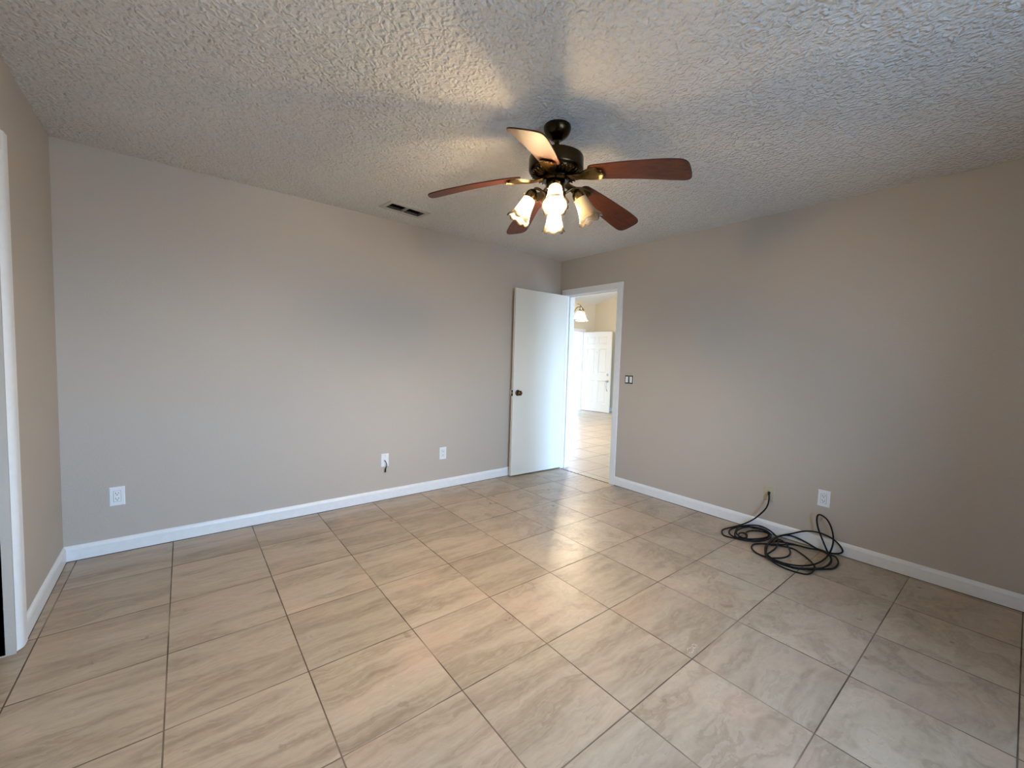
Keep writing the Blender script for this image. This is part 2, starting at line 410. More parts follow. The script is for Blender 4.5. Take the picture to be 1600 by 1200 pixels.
# casing of the doorway (room side), jambs, stop
bm = BM(); cw = 0.066
def casing(bm, x0, x1, ya, yb, ztop):
    box(bm, x0, x1, ya-cw-0.004, ya-0.004, 0, ztop+0.004+cw); box(bm, x0, x1, yb+0.004, yb+0.004+cw, 0, ztop+0.004+cw)
    box(bm, x0, x1, ya-0.004, yb+0.004, ztop+0.004, ztop+0.004+cw)
casing(bm, -0.015, 0, DY0, DY1, DZ); casing(bm, WT, WT+0.015, DY0, DY1, DZ)
struct(link('trim_1', bm, 'trim', bevel=0.003), 'white casing round the doorway')
bm = BM()
box(bm, -0.002, WT+0.002, DY0-0.0195, DY0, 0, DZ+0.0195); box(bm, -0.002, WT+0.002, DY1, DY1+0.0195, 0, DZ+0.0195); box(bm, -0.002, WT+0.002, DY0, DY1, DZ, DZ+0.0195)
box(bm, 0.042, 0.078, DY0, DY0+0.011, 0, DZ); box(bm, 0.042, 0.078, DY1-0.011, DY1, 0, DZ); box(bm, 0.042, 0.078, DY0, DY1, DZ-0.011, DZ)
jamb = struct(link('trim_2', bm, 'trim', bevel=0.0015), 'white door jamb and stop')
bm = BM(); box(bm, 0.006, 0.034, DY0-0.001, DY0+0.0018, 0.885, 0.945); link('strike_plate', bm, 'bronze', jamb)
bm = BM()
pts_ = [(-0.012+0.004*math.sin(k*2.1), DY0+(DY1-DY0)*k/40) for k in range(41)]
random.seed(5)
va = [bm.verts.new((x-0.005-0.002*random.random(), y, 0.0012)) for x, y in pts_]; vb = [bm.verts.new((x+0.006+0.004*random.random(), y, 0.0012)) for x, y in pts_]
for k in range(40): bm.faces.new((va[k], va[k+1], vb[k+1], vb[k]))
bmesh.ops.extrude_face_region(bm, geom=bm.faces[:]); 
for v in bm.verts[:41*2]: v.co.z = 0.0
struct(link('trim_3', bm, 'gap'), 'dark joint between the tiles at the doorway')

# white post with a rounded front corner at the edge of the closet opening
def post(bm, y_in, y_out, z0, z1, rad=0.046):
    """section in x, y; the rounded corner is the one towards the room and the opening"""
    x0, x1 = XL-0.078, XL+0.017; sg = 1 if y_out > y_in else -1
    sec = [(x0, y_in), (x0, y_out), (x1, y_out)]
    cx, cy = x1-rad, y_in+sg*rad
    for k in range(11):
        a = PI/2*k/10; sec.append((cx+rad*math.cos(a), cy-sg*rad*math.sin(a)))
    lo_ = [bm.verts.new((x, y, z0)) for x, y in sec]; hi_ = [bm.verts.new((x, y, z1)) for x, y in sec]
    for k in range(len(sec)): bm.faces.new((lo_[k], lo_[(k+1) % len(sec)], hi_[(k+1) % len(sec)], hi_[k]))
    bm.faces.new(lo_[::-1]); bm.faces.new(hi_)
bm = BM()
post(bm, CY1, CY1+0.083, 0.005, 2.115); post(bm, CY0, CY0-0.083, 0.005, 2.115)
box(bm, XL-0.048, XL+0.017, CY0, CY1, 2.035, 2.115)
struct(link('trim_5', bm, 'trim', smooth=40), 'white rounded frame of the closet opening')
bm = BM(); box(bm, XL-0.095, XL-0.065, CY0+0.004, CY0+0.92, 0.012, 2.03); box(bm, XL-0.140, XL-0.110, CY1-0.95, CY1-0.03, 0.012, 2.03)
struct(link('door_3', bm, 'door', bevel=0.003), 'white sliding closet door leaves')

# ------------------------------------------------------------------ open flush door
hinge = Vector((-0.006, -0.1135, 0)); free = Vector((-0.742, -0.0805, 0))
dang = math.atan2(free.y-hinge.y, free.x-hinge.x); DL = (free-hinge).length; DT = 0.034
bm = BM(); box(bm, 0.006, DL, -DT, 0.0, 0.014, 2.034)     # local x along the door, local +y towards the room
door = struct(link('door_1', bm, 'door', bevel=0.0025, loc=hinge, rot=(0, 0, dang)), 'white flush door standing open against the far wall')
door.scale = (1, 1, 1)
# with dang near pi, local +y points to -y (the room)
def knob(side):
    k = []
    s = 1
    rose = [(0, 0), (0.033, 0), (0.033, 0.003), (0.028, 0.007), (0.012, 0.009), (0.0, 0.009)]
    nk = [(0.0, 0.008), (0.011, 0.008), (0.010, 0.016), (0.014, 0.024), (0.024, 0.029), (0.0275, 0.037), (0.0275, 0.045), (0.023, 0.053), (0.012, 0.058), (0, 0.058)]
    if side < 0: nk = [(r, 0.008+(z-0.008)*0.52) for r, z in nk]
    rot = Matrix.Rotation(-PI/2*side, 4, 'X')
    loc = Matrix.Translation((DL-0.062, 0.0 if side > 0 else -DT, 0.918))
    bm = BM(); lathe(bm, rose, 32, loc@rot); ro = link('rose', bm, 'knob', door, smooth=40)
    bm = BM(); lathe(bm, nk, 32, loc@rot, rmod=lambda a, i: (1+0.05*math.cos(6*a) if 4 <= i <= 8 else 1, 0)); link('knob', bm, 'knob', ro, smooth=40)
knob(1); knob(-1)
bm = BM(); box(bm, DL-0.0005, DL+0.0015, -DT/2-0.012, -DT/2+0.012, 0.885, 0.948)
lp = link('latch_plate', bm, 'bronze', door)
bm = BM(); box(bm, DL+0.001, DL+0.009, -DT/2-0.006, -DT/2+0.006, 0.908, 0.926); link('latch_bolt', bm, 'steel', lp)
for z in (0.22, 1.02, 1.82):
    bm = BM(); lathe(bm, [(0, z-0.045), (0.0055, z-0.045), (0.0055, z+0.045), (0, z+0.045)], 12, Matrix.Translation((0.002, -DT-0.004, 0)))
    box(bm, 0.004, 0.030, -DT-0.0012, -DT+0.0005, z-0.044, z+0.044)
    link('hinge', bm, 'bronze', door, smooth=40)
# wall bumper behind the knob
bm = BM(); lathe(bm, [(0, 0), (0.040, 0), (0.040, 0.003), (0.034, 0.006), (0.014, 0.007), (0.0, 0.007)], 32)
tag(link('door_bumper', bm, 'plastic', smooth=40, loc=(-0.684, 0.0, 0.918), rot=(PI/2, 0, 0)), 'small round wall protector behind the knob of the open door', 'door stop')

# ------------------------------------------------------------------ wall plates
def rot_wall(side):   # local x along the wall (as seen from the room), local y up, local z out of the wall
    if side == 'far': return Matrix(((1, 0, 0), (0, 0, -1), (0, 1, 0))).to_euler()
    return Matrix(((0, 0, -1), (-1, 0, 0), (0, 1, 0))).to_euler()
def plate_mesh(w, h, t=0.006, hole=None):
    bm = BM(); c = 0.004
    pts = [(-w/2, -h/2), (w/2, -h/2), (w/2, h/2), (-w/2, h/2)]
    a = [bm.verts.new((x, y, 0)) for x, y in pts]; b = [bm.verts.new((x, y, t*0.55)) for x, y in pts]
    d = [bm.verts.new((x-math.copysign(c, x), y-math.copysign(c, y), t)) for x, y in pts]
    for k in range(4):
        l = (k+1) % 4
        bm.faces.new((a[k], a[l], b[l], b[k])); bm.faces.new((b[k], b[l], d[l], d[k]))
    bm.faces.new(d); bm.faces.new(a[::-1])
    return bm
def outlet(loc, side, label, roll=0.0):
    t = empty('wall_outlet', loc, rot_wall(side)); tag(t, label, 'outlet', 'white power outlets')
    link('cover_plate', plate_mesh(0.072, 0.117), 'plastic', t)
    bm = BM(); box(bm, -0.0175, 0.0175, -0.0345, 0.0345, 0.003, 0.0061); link('seam', bm, 'slot', t)
    bm = BM(); box(bm, -0.0165, 0.0165, -0.0335, 0.0335, 0.004, 0.0078); rc = link('receptacle', bm, 'plastic', t, bevel=0.001)
    bm = BM()
    for cy in (0.0165, -0.0165):
        box(bm, -0.0078, -0.0052, cy-0.001, cy+0.0085, 0.0070, 0.0081); box(bm, 0.0052, 0.0078, cy, cy+0.0075, 0.0070, 0.0081)
        lathe(bm, [(0, 0.0070), (0.0028, 0.0070), (0.0028, 0.0081), (0, 0.0081)], 10, Matrix.Translation((0, cy-0.0065, 0)))
    link('socket_slots', bm, 'slot', rc)
    return t
outlet((-3.8365, 0, 0.3555), 'far', 'white power outlet on the far wall near the left corner')
outlet((-1.538, 0, 0.3465), 'far', 'white power outlet on the far wall nearest the open door')
outlet((0, -2.6755, 0.3640), 'right', 'white power outlet on the right wall above the end of the cable heap')

def screw(parent, x, y, z):
    bm = BM(); lathe(bm, [(0, z-0.001), (0.0034, z-0.001), (0.0030, z+0.0012), (0, z+0.0016)], 12, Matrix.Translation((x, y, 0))); link('screw', bm, 'steel', parent, smooth=40)
# white cable plate, far wall, with a stub of cable hanging from it
t = empty('cable_plate', (-2.120, 0, 0.3555), rot_wall('far')); tag(t, 'white cable plate on the far wall with a short black cable stub', 'wall plate')
link('cover_plate', plate_mesh(0.070, 0.115), 'plastic', t); screw(t, 0, 0.042, 0.006); screw(t, 0, -0.042, 0.006)
bm = BM(); lathe(bm, [(0, 0.005), (0.0065, 0.005), (0.0065, 0.008), (0.0045, 0.009), (0.0045, 0.018), (0, 0.018)], 14, Matrix.Translation((-0.004, -0.004, 0))); link('coax_jack', bm, 'steel', t, smooth=40)
bm = BM(); tube(bm, catmull([(-0.004, -0.004, 0.016), (-0.003, -0.008, 0.026), (0.002, -0.022, 0.030), (0.008, -0.042, 0.026), (0.007, -0.060, 0.022), (0.001, -0.074, 0.020)]), 0.0034, 10)
st = link('cable_stub', bm, 'rubber', t, smooth=50)
bm = BM(); tube(bm, [(0.001, -0.070, 0.020), (-0.001, -0.078, 0.020), (-0.001, -0.100, 0.0195), (-0.001, -0.106, 0.0195)], [0.0052, 0.0060, 0.0060, 0.0045], 12); link('connector', bm, 'rubber', st, smooth=40)
# ivory cable plate, right wall
t = empty('cable_plate', (0, -2.3325, 0.3085), rot_wall('right')); tag(t, 'ivory cable plate on the right wall where the black cable plugs in', 'wall plate')
link('cover_plate', plate_mesh(0.072, 0.116), 'ivory', t); screw(t, 0, 0.041, 0.006); screw(t, 0, -0.041, 0.006)
bm = BM(); box(bm, -0.0085, 0.0085, -0.0045, 0.0125, 0.0055, 0.0085); link('coax_jack', bm, 'slot', t, bevel=0.001)
# double light switch beside the doorway
t = empty('light_switch', (0, -1.014, 1.110), rot_wall('right')); tag(t, 'double rocker light switch beside the doorway, its plate painted over', 'light switch')
link('cover_plate', plate_mesh(0.116, 0.118, 0.006), 'painted_plate', t)
for s in (-1, 1):
    cx = s*0.0235
    bm = BM(); box(bm, cx-0.0230, cx+0.0230, -0.041, 0.041, 0.004, 0.0068); ga = link('switch_frame', bm, 'slot', t, bevel=0.004)
    bm = BM()
    v = box(bm, cx-0.0145, cx+0.0145, -0.030, 0.030, 0.005, 0.0100)
    for q in v:
        if q.co.z > 0.009: q.co.z += 0.0016*(1 if q.co.y > 0 else -1)*s
    link('rocker', bm, 'plastic', ga, bevel=0.001)

# ------------------------------------------------------------------ ceiling vent
t = empty('air_vent', (VC.x, VC.y, H), (0, 0, VR)); tag(t, 'ceiling air vent frame with two dark openings near the far wall', 'air vent')
bm = BM(); W2, H2, w2, h2 = 0.178, 0.094, 0.146, 0.062
o_ = [(-W2, -H2), (W2, -H2), (W2, H2), (-W2, H2)]; i_ = [(-w2, -h2), (w2, -h2), (w2, h2), (-w2, h2)]
oa = [bm.verts.new((x, y, 0)) for x, y in o_]; ob = [bm.verts.new((x*0.985, y*0.97, -0.006)) for x, y in o_]
ib = [bm.verts.new((x, y, -0.006)) for x, y in i_]; ia = [bm.verts.new((x, y, 0.02)) for x, y in i_]
for k in range(4):
    l = (k+1) % 4
    for p_, q_ in ((oa, ob), (ob, ib), (ib, ia)): bm.faces.new((p_[k], p_[l], q_[l], q_[k]))
link('frame', bm, 'vent', t)
bm = BM(); box(bm, -0.004, 0.004, -h2, h2, -0.004, 0.012); link('divider_bar', bm, 'vent', t)
bm = BM(); 
for a in ((-0.149, -0.146, -0.065, 0.065), (0.146, 0.149, -0.065, 0.065), (-0.146, 0.146, -0.065, -0.062), (-0.146, 0.146, 0.062, 0.065)): box(bm, a[0], a[1], a[2], a[3], 0.001, 0.155)
box(bm, -0.149, 0.149, -0.065, 0.065, 0.15, 0.155); link('duct', bm, 'duct', t)

# ------------------------------------------------------------------ ceiling fan
fan = empty('ceiling_fan', (-2.054, -1.961, H)); tag(fan, 'bronze five-blade ceiling fan with a four-lamp light kit', 'ceiling fan')
def fpart(name, prof, mat, seg=64, rmod=None, parent=fan, sm=35):
    bm = BM(); lathe(bm, prof, seg, rmod=rmod); return link(name, bm, mat, parent, smooth=sm)
fpart('canopy', [(0, 0), (0.066, 0), (0.068, -0.006), (0.067, -0.018), (0.061, -0.034), (0.048, -0.050), (0.032, -0.060), (0.026, -0.066), (0.018, -0.068), (0, -0.068)], 'bronze')
fpart('downrod', [(0, -0.060), (0.0125, -0.060), (0.0125, -0.126), (0.024, -0.128), (0.026, -0.144), (0, -0.144)], 'bronze', 24)
fpart('motor_housing', [(0, -0.138), (0.040, -0.139), (0.100, -0.143), (0.124, -0.147), (0.134, -0.154), (0.136, -0.162), (0.136, -0.212), (0.133, -0.220), (0.126, -0.226), (0.0, -0.226)], 'bronze', 72)
fpart('fluted_skirt', [(0.124, -0.224), (0.122, -0.230), (0.108, -0.236), (0.090, -0.241), (0.074, -0.244), (0.060, -0.247), (0.0, -0.247)], 'bronze', 180, rmod=lambda a, i: (1+(0.0 if i in (0, 5, 6) else 0.02*math.cos(30*a)), 0.003*math.cos(30*a) if 1 <= i <= 4 else 0))
bm = BM()
for k in range(36):
    a = 2*PI*k/36; bmesh.ops.create_uvsphere(bm, u_segments=8, v_segments=6, radius=0.0052, matrix=Matrix.Translation((0.117*math.cos(a), 0.117*math.sin(a), -0.235)) @ Matrix.Rotation(a, 4, 'Z') @ Matrix.Diagonal((1.5, 0.8, 0.8, 1)))
link('beaded_ring', bm, 'brass', fan, smooth=0)
fpart('blade_hub', [(0, -0.244), (0.064, -0.244), (0.068, -0.248), (0.068, -0.262), (0.060, -0.268), (0, -0.268)], 'bronze')
fpart('switch_housing', [(0, -0.266), (0.046, -0.266), (0.048, -0.272), (0.048, -0.314), (0.052, -0.318), (0.054, -0.328), (0.050, -0.340), (0.034, -0.350), (0.014, -0.355), (0.010, -0.362), (0.006, -0.370), (0, -0.372)], 'bronze')
# blades
def sag(r): d = max(0.0, r-0.16); return -0.13*d - 0.14*d*d
def blade_pt(r, s):
    t_ = (r-0.175)/(0.638-0.175)
    wmax = 0.050 + 0.0215*min(1, t_*1.25) - 0.0015*max(0, t_-0.8)/0.2
    root = min(1, max(0.0, (r-0.175)/0.032)); tip = min(1, max(0.0, (0.638-r)/0.040))
    w = wmax*(0.42+0.58*(1-(1-root)**2.2)**(1/2.2))*(0.30+0.70*(1-(1-tip)**2.4)**(1/2.4))
    droop = sag(r)
    return Vector((r, s*w, droop))
def make_blade(az, label=None):
    rs = [0.175+0.463*k/40 for k in range(41)]
    rs = [0.175, 0.178, 0.183, 0.190, 0.200, 0.215] + [0.23+0.012*k for k in range(31)] + [0.602, 0.614, 0.624, 0.631, 0.635, 0.638]
    bm = BM(); ss = (-1, -0.8, -0.4, 0, 0.4, 0.8, 1); th = 0.0055
    up = [[bm.verts.new(blade_pt(r, s)+Vector((0, 0, th/2))) for s in ss] for r in rs]
    dn = [[bm.verts.new(blade_pt(r, s)-Vector((0, 0, th/2))) for s in ss] for r in rs]
    n_ = len(rs); m_ = len(ss)
    for i in range(n_-1):
        for j in range(m_-1):
            bm.faces.new((up[i][j], up[i+1][j], up[i+1][j+1], up[i][j+1])); bm.faces.new((dn[i][j], dn[i][j+1], dn[i+1][j+1], dn[i+1][j]))
        bm.faces.new((up[i][0], dn[i][0], dn[i+1][0], up[i+1][0])); bm.faces.new((up[i][-1], up[i+1][-1], dn[i+1][-1], dn[i][-1]))
    for j in range(m_-1):
        bm.faces.new((up[0][j], up[0][j+1], dn[0][j+1], dn[0][j])); bm.faces.new((up[-1][j], dn[-1][j], dn[-1][j+1], up[-1][j+1]))
    rot = (Matrix.Rotation(az, 4, 'Z') @ Matrix.Rotation(BP, 4, 'X')).to_euler()
    b = link('blade', bm, 'wood', fan, smooth=40, loc=(0, 0, BZ), rot=rot)
    # scalloped brass iron below the blade
    bm = BM()
    n1 = 14
    def iron(u, v):          # u along, v across (-1..1)
        r = 0.052+u*0.190
        w = 0.017 + 0.004*u if u < 0.42 else 0.0187+0.024*math.sin(min(1, (u-0.42)/0.50)*PI/2)
        if u > 0.86: w *= math.sqrt(max(0.02, 1-((u-0.86)/0.14)**2*0.75))
        z = 0.008*(1-min(1, u/0.45))**2 - 0.0085 - 0.010*math.sin(min(1, u/0.9)*PI)*(1-0.5*v*v)
        z += -0.0042*math.cos(v*9*PI)*min(1, u*1.6)
        rr = r+0.005*math.cos(v*9*PI)*max(0, u-0.8)/0.2
        return Vector((rr, v*w, z-0.0016+sag(r)))
    N, Q = 18, 54
    a_ = [[bm.verts.new(iron(i/N, -1+2*j/Q)) for j in range(Q+1)] for i in range(N+1)]
    b_ = [[bm.verts.new(iron(i/N, -1+2*j/Q)+Vector((0, 0, 0.004))) for j in range(Q+1)] for i in range(N+1)]
    for i in range(N):
        for j in range(Q):
            bm.faces.new((a_[i][j], a_[i][j+1], a_[i+1][j+1], a_[i+1][j])); bm.faces.new((b_[i][j], b_[i+1][j], b_[i+1][j+1], b_[i][j+1]))
        bm.faces.new((a_[i][0], a_[i+1][0], b_[i+1][0], b_[i][0])); bm.faces.new((a_[i][Q], b_[i][Q], b_[i+1][Q], a_[i+1][Q]))
    for j in range(Q): bm.faces.new((a_[0][j], b_[0][j], b_[0][j+1], a_[0][j+1])); bm.faces.new((a_[N][j], a_[N][j+1], b_[N][j+1], b_[N][j]))
    for k in range(11):
        bmesh.ops.create_uvsphere(bm, u_segments=8, v_segments=6, radius=0.0042, matrix=Matrix.Translation(iron(0.985, -0.92+1.84*k/10)+Vector((0.002, 0, -0.001))))
    link('blade_iron', bm, 'brass', fan, smooth=60, loc=(0, 0, BZ), rot=rot)
BZ = 2.186-H; BP = R(-13)
for az in (-70.0, 2.0, 70.5, 140.0, -143.5): make_blade(R(az))
# light kit: four arms, sockets, tulip shades
SHP = [(0.0265, 0.0), (0.0300, -0.008), (0.0325, -0.024), (0.0345, -0.045), (0.0385, -0.070), (0.0450, -0.095), (0.0535, -0.114), (0.0610, -0.126)]
def shade_mod(a, i):
    k = i/7.0; lob = abs(math.cos(4*a))-0.5
    rib = 0.012*math.cos(48*a)*k
    return (1+0.07*lob*max(0, k-0.55)/0.45+rib, -0.013*lob*max(0, k-0.70)/0.30)
def lamp(az, lit):
    tilt = R(28)
    ca, sa = math.cos(az), math.sin(az)
    top = Vector((0.122*ca, 0.122*sa, -0.342))          # fitter rim
    axis = Vector((math.sin(tilt)*ca, math.sin(tilt)*sa, -math.cos(tilt)))
    rad = Vector((ca, sa, 0))
    up = top - axis*0.036
    bm = BM()
    path = catmull([rad*0.040+Vector((0, 0, -0.326)), rad*0.060+Vector((0, 0, -0.316)), rad*0.082+Vector((0, 0, -0.302)), rad*0.100+Vector((0, 0, -0.300)), up+axis*0.004], 6)
    tube(bm, path, 0.0068, 12)
    tube(bm, catmull([rad*0.046+Vector((0, 0, -0.334)), rad*0.060+Vector((0, 0, -0.352)), rad*0.068+Vector((0, 0, -0.366)), rad*0.060+Vector((0, 0, -0.374))], 6), 0.0035, 8)
    arm = link('lamp_arm', bm, 'brass', fan, smooth=50)
    rot = (Matrix.Rotation(az, 4, 'Z') @ Matrix.Rotation(-tilt, 4, 'Y')).to_euler()
    bm = BM(); lathe(bm, [(0, 0.040), (0.012, 0.040), (0.020, 0.034), (0.028, 0.022), (0.031, 0.008), (0.0315, -0.010), (0.0295, -0.010), (0.028, 0.004), (0.018, 0.010), (0, 0.010)], 60, rmod=lambda a, i: (1+(0.03*math.cos(20*a) if 1 < i < 5 else 0), 0))
    for k in range(3):
        a = 2*PI*k/3+0.5; tube(bm, [(0.030*math.cos(a), 0.030*math.sin(a), -0.005), (0.040*math.cos(a), 0.040*math.sin(a), -0.005)], [0.0022, 0.0035], 8)
    link('socket_cup', bm, 'brass', arm, smooth=45, loc=top, rot=rot)
    bm = BM(); lathe(bm, SHP, 144, rmod=shade_mod)
    bmesh.ops.remove_doubles(bm, verts=bm.verts[:], dist=1e-6)
    sh = link('lamp_shade', bm, 'shade', fan, smooth=0, loc=top, rot=rot)
    so = sh.modifiers.new('solid', 'SOLIDIFY'); so.thickness = 0.0018; so.offset = 0
    bm = BM(); lathe(bm, [(0, 0.012), (0.012, 0.008), (0.0125, -0.034), (0.017, -0.046), (0.0215, -0.060), (0.0225, -0.070), (0.0195, -0.082), (0.011, -0.090), (0, -0.092)], 28)
    link('bulb', bm, 'lit' if lit else 'unlit', sh, smooth=60)
for az, lit in ((225.8, True), (-44.2, False), (45.8, True), (135.8, True)): lamp(R(az), lit)

# ------------------------------------------------------------------ black cable heap
CABLE = [(-0.018,-2.335,0.316),(-0.03,-2.342,0.259),(-0.04,-2.327,0.191),(-0.045,-2.266,0.103),(-0.03,-2.204,0.042),(-0.05,-2.159,0.01),(-0.176,-2.133,0.01),(-0.261,-2.116,0.008),(-0.325,-2.137,0.006),(-0.365,-2.176,0.006),(-0.353,-2.238,0.008),(-0.333,-2.309,0.011),(-0.283,-2.374,0.014),(-0.192,-2.403,0.017),(-0.08,-2.387,0.018),(-0.037,-2.342,0.018),(-0.03,-2.266,0.017),(-0.055,-2.2,0.012),(-0.139,-2.156,0.009),(-0.236,-2.154,0.007),(-0.302,-2.186,0.006),(-0.327,-2.249,0.007),(-0.306,-2.32,0.009),(-0.246,-2.381,0.013),(-0.154,-2.406,0.016),(-0.059,-2.378,0.018),(-0.03,-2.311,0.019),(-0.038,-2.231,0.017),(-0.101,-2.179,0.014),(-0.179,-2.149,0.011),(-0.272,-2.166,0.008),(-0.322,-2.217,0.006),(-0.306,-2.284,0.006),(-0.232,-2.341,0.008),(-0.153,-2.383,0.011),(-0.079,-2.389,0.014),(-0.03,-2.332,0.023),(-0.032,-2.244,0.018),(-0.109,-2.206,0.017),(-0.213,-2.198,0.015),(-0.279,-2.23,0.012),(-0.295,-2.294,0.009),(-0.21,-2.348,0.007),(-0.104,-2.377,0.006),(-0.033,-2.349,0.007),(-0.065,-2.287,0.01),(-0.135,-2.254,0.013),(-0.22,-2.261,0.016),(-0.278,-2.296,0.018),(-0.326,-2.284,0.018),(-0.305,-2.247,0.016),(-0.23,-2.228,0.013),(-0.194,-2.251,0.01),(-0.225,-2.278,0.007),(-0.305,-2.284,0.006),(-0.31,-2.227,0.006),(-0.209,-2.189,0.009),(-0.1,-2.171,0.012),(-0.03,-2.213,0.021),(-0.03,-2.287,0.043),(-0.03,-2.353,0.034),(-0.067,-2.416,0.017),(-0.148,-2.46,0.015),(-0.284,-2.489,0.011),(-0.415,-2.488,0.008),(-0.464,-2.489,0.006),(-0.495,-2.528,0.006),(-0.503,-2.603,0.007),(-0.494,-2.682,0.01),(-0.42,-2.751,0.013),(-0.346,-2.787,0.016),(-0.209,-2.788,0.018),(-0.11,-2.752,0.018),(-0.073,-2.702,0.016),(-0.098,-2.63,0.013),(-0.105,-2.536,0.01),(-0.135,-2.46,0.007),(-0.191,-2.424,0.006),(-0.315,-2.434,0.007),(-0.434,-2.48,0.009),(-0.494,-2.552,0.012),(-0.498,-2.625,0.015),(-0.448,-2.697,0.017),(-0.316,-2.746,0.018),(-0.107,-2.751,0.017),(-0.03,-2.754,0.085),(-0.03,-2.741,0.169),(-0.03,-2.708,0.232),(-0.03,-2.664,0.251),(-0.03,-2.651,0.221),(-0.03,-2.661,0.156),(-0.03,-2.693,0.077),(-0.066,-2.736,0.014),(-0.177,-2.782,0.017),(-0.282,-2.796,0.018),(-0.391,-2.776,0.017),(-0.454,-2.726,0.015),(-0.511,-2.658,0.012),(-0.5,-2.579,0.009),(-0.453,-2.494,0.007),(-0.324,-2.445,0.006),(-0.167,-2.416,0.007),(-0.03,-2.432,0.013),(-0.03,-2.504,0.055),(-0.03,-2.574,0.098),(-0.03,-2.636,0.119),(-0.03,-2.697,0.12),(-0.03,-2.763,0.099),(-0.03,-2.806,0.053),(-0.03,-2.803,0.027),(-0.03,-2.774,0.01),(-0.049,-2.738,0.006),(-0.042,-2.676,0.006),(-0.03,-2.61,0.022),(-0.03,-2.545,0.038),(-0.03,-2.479,0.036),(-0.067,-2.434,0.017),(-0.207,-2.432,0.018),(-0.336,-2.447,0.017),(-0.473,-2.49,0.015),(-0.514,-2.547,0.012),(-0.515,-2.631,0.009),(-0.487,-2.691,0.007),(-0.359,-2.785,0.006),(-0.292,-2.823,0.007),(-0.183,-2.821,0.01),(-0.1,-2.787,0.013),(-0.106,-2.754,0.016),(-0.081,-2.698,0.018),(-0.112,-2.633,0.018),(-0.13,-2.55,0.016),(-0.224,-2.475,0.013),(-0.286,-2.403,0.01),(-0.343,-2.369,0.007),(-0.415,-2.381,0.006),(-0.473,-2.431,0.007),(-0.491,-2.502,0.009),(-0.445,-2.56,0.012),(-0.38,-2.588,0.015),(-0.296,-2.581,0.017),(-0.183,-2.527,0.018),(-0.118,-2.467,0.017),(-0.154,-2.445,0.015),(-0.258,-2.447,0.011),(-0.224,-2.469,0.008),(-0.18,-2.559,0.006),(-0.243,-2.646,0.006),(-0.336,-2.723,0.008),(-0.419,-2.752,0.01),(-0.532,-2.753,0.014),(-0.57,-2.72,0.016),(-0.586,-2.652,0.018),(-0.569,-2.589,0.018),(-0.513,-2.516,0.016),(-0.459,-2.49,0.013)]
random.seed(2)
path = catmull(CABLE, 5)
CR = 0.0053
path = [Vector((min(p_.x, -0.0185), p_.y, max(p_.z, CR+0.0006))) for p_ in path]
sm = [path[0]] + [(path[i-1]+path[i]*2+path[i+1])/4 for i in range(1, len(path)-1)] + [path[-1]]
bm = BM(); tube(bm, sm, CR, 10)
cb = tag(link('coaxial_cable', bm, 'rubber', smooth=60), 'black coaxial cable heaped in loops on the floor, plugged into the ivory plate', 'cable')
bm = BM(); tube(bm, [(-0.0085, -2.3335, 0.3125), (-0.014, -2.3335, 0.3125), (-0.021, -2.3340, 0.306), (-0.024, -2.3355, 0.296)], [0.0062, 0.0066, 0.0062, 0.0050], 12)
link('plug', bm, 'rubber', cb, smooth=40)

# dried white smear on the floor tile
bm = BM()
for cx, cy, r0, r1, a0, a1 in ((-0.018, 0.0, 0.020, 0.012, 0.3, 2.9), (-0.020, 0.001, 0.018, 0.012, 3.3, 5.6), (0.020, 0.004, 0.015, 0.009, -0.9, 1.6), (0.024, 0.003, 0.013, 0.010, 2.4, 4.4), (0.002, -0.006, 0.012, 0.004, 0.2, 2.2)):
    pth = []
    for k in range(18):
        a = a0+(a1-a0)*k/17; wob = 1+0.35*noise.noise(Vector((k*0.5, cx*90, a0)))
        pth.append((-1.749+cx+r0*wob*math.cos(a), -2.640+cy+r1*wob*math.sin(a), 0.0006))
    rr_ = [0.0003+0.0026*abs(noise.noise(Vector((k*0.6, cx*50, 3.0+a0)))) for k in range(18)]
    tube(bm, pth, rr_, 8)
for v in bm.verts: v.co.z = max(0.0, 0.0004+(v.co.z-0.0006)*0.45)
tag(link('residue_smear', bm, 'smear', smooth=60), 'small dried white smear on a floor tile in front of the cable', 'stain')

# ------------------------------------------------------------------ room beyond the doorway
FX0, FX1 = 3.80, 4.72
bm = BM(); box(bm, WT, FX0, HY1, HY1+0.14, 0, TOP); box(bm, FX1, HX+0.2, HY1, HY1+0.14, 0, TOP); box(bm, FX0, FX1, HY1, HY1+0.14, 2.05, TOP)
struct(link('wall_front', bm, 'hall_wall'), 'wall with the front doorway in the room beyond, warm light in its colour')
bm = BM(); box(bm, HX, HX+0.2, HY0-0.2, HY1, 0, TOP)
struct(link('wall_hall', bm, 'hall_wall'), 'wall behind the open front door, warm light in its colour')
bm = BM(); box(bm, WT, 1.1, HY0-0.2, HY0, 0, TOP); box(bm, 4.1, HX, HY0-0.2, HY0, 0, TOP); box(bm, 1.1, 4.1, HY0-0.2, HY0, 2.1, TOP)
struct(link('wall_back', bm, 'hall_wall'), 'wall with the added glass door, out of view, warm light in its colour')
bm = BM(); s_ = 0.235; zc = lambda y: 2.79+s_*(HY1-y)
yr = -0.6
prof = [(HY1+0.14, zc(HY1+0.14)), (yr, zc(yr)), (HY0-0.2, zc(yr)-s_*(yr-HY0+0.2))]
for x in (WT, HX+0.2): pass
lo_ = [[bm.verts.new((x, y, z)) for y, z in prof] for x in (WT, HX+0.2)]; hi_ = [[bm.verts.new((x, y, z+0.9)) for y, z in prof] for x in (WT, HX+0.2)]
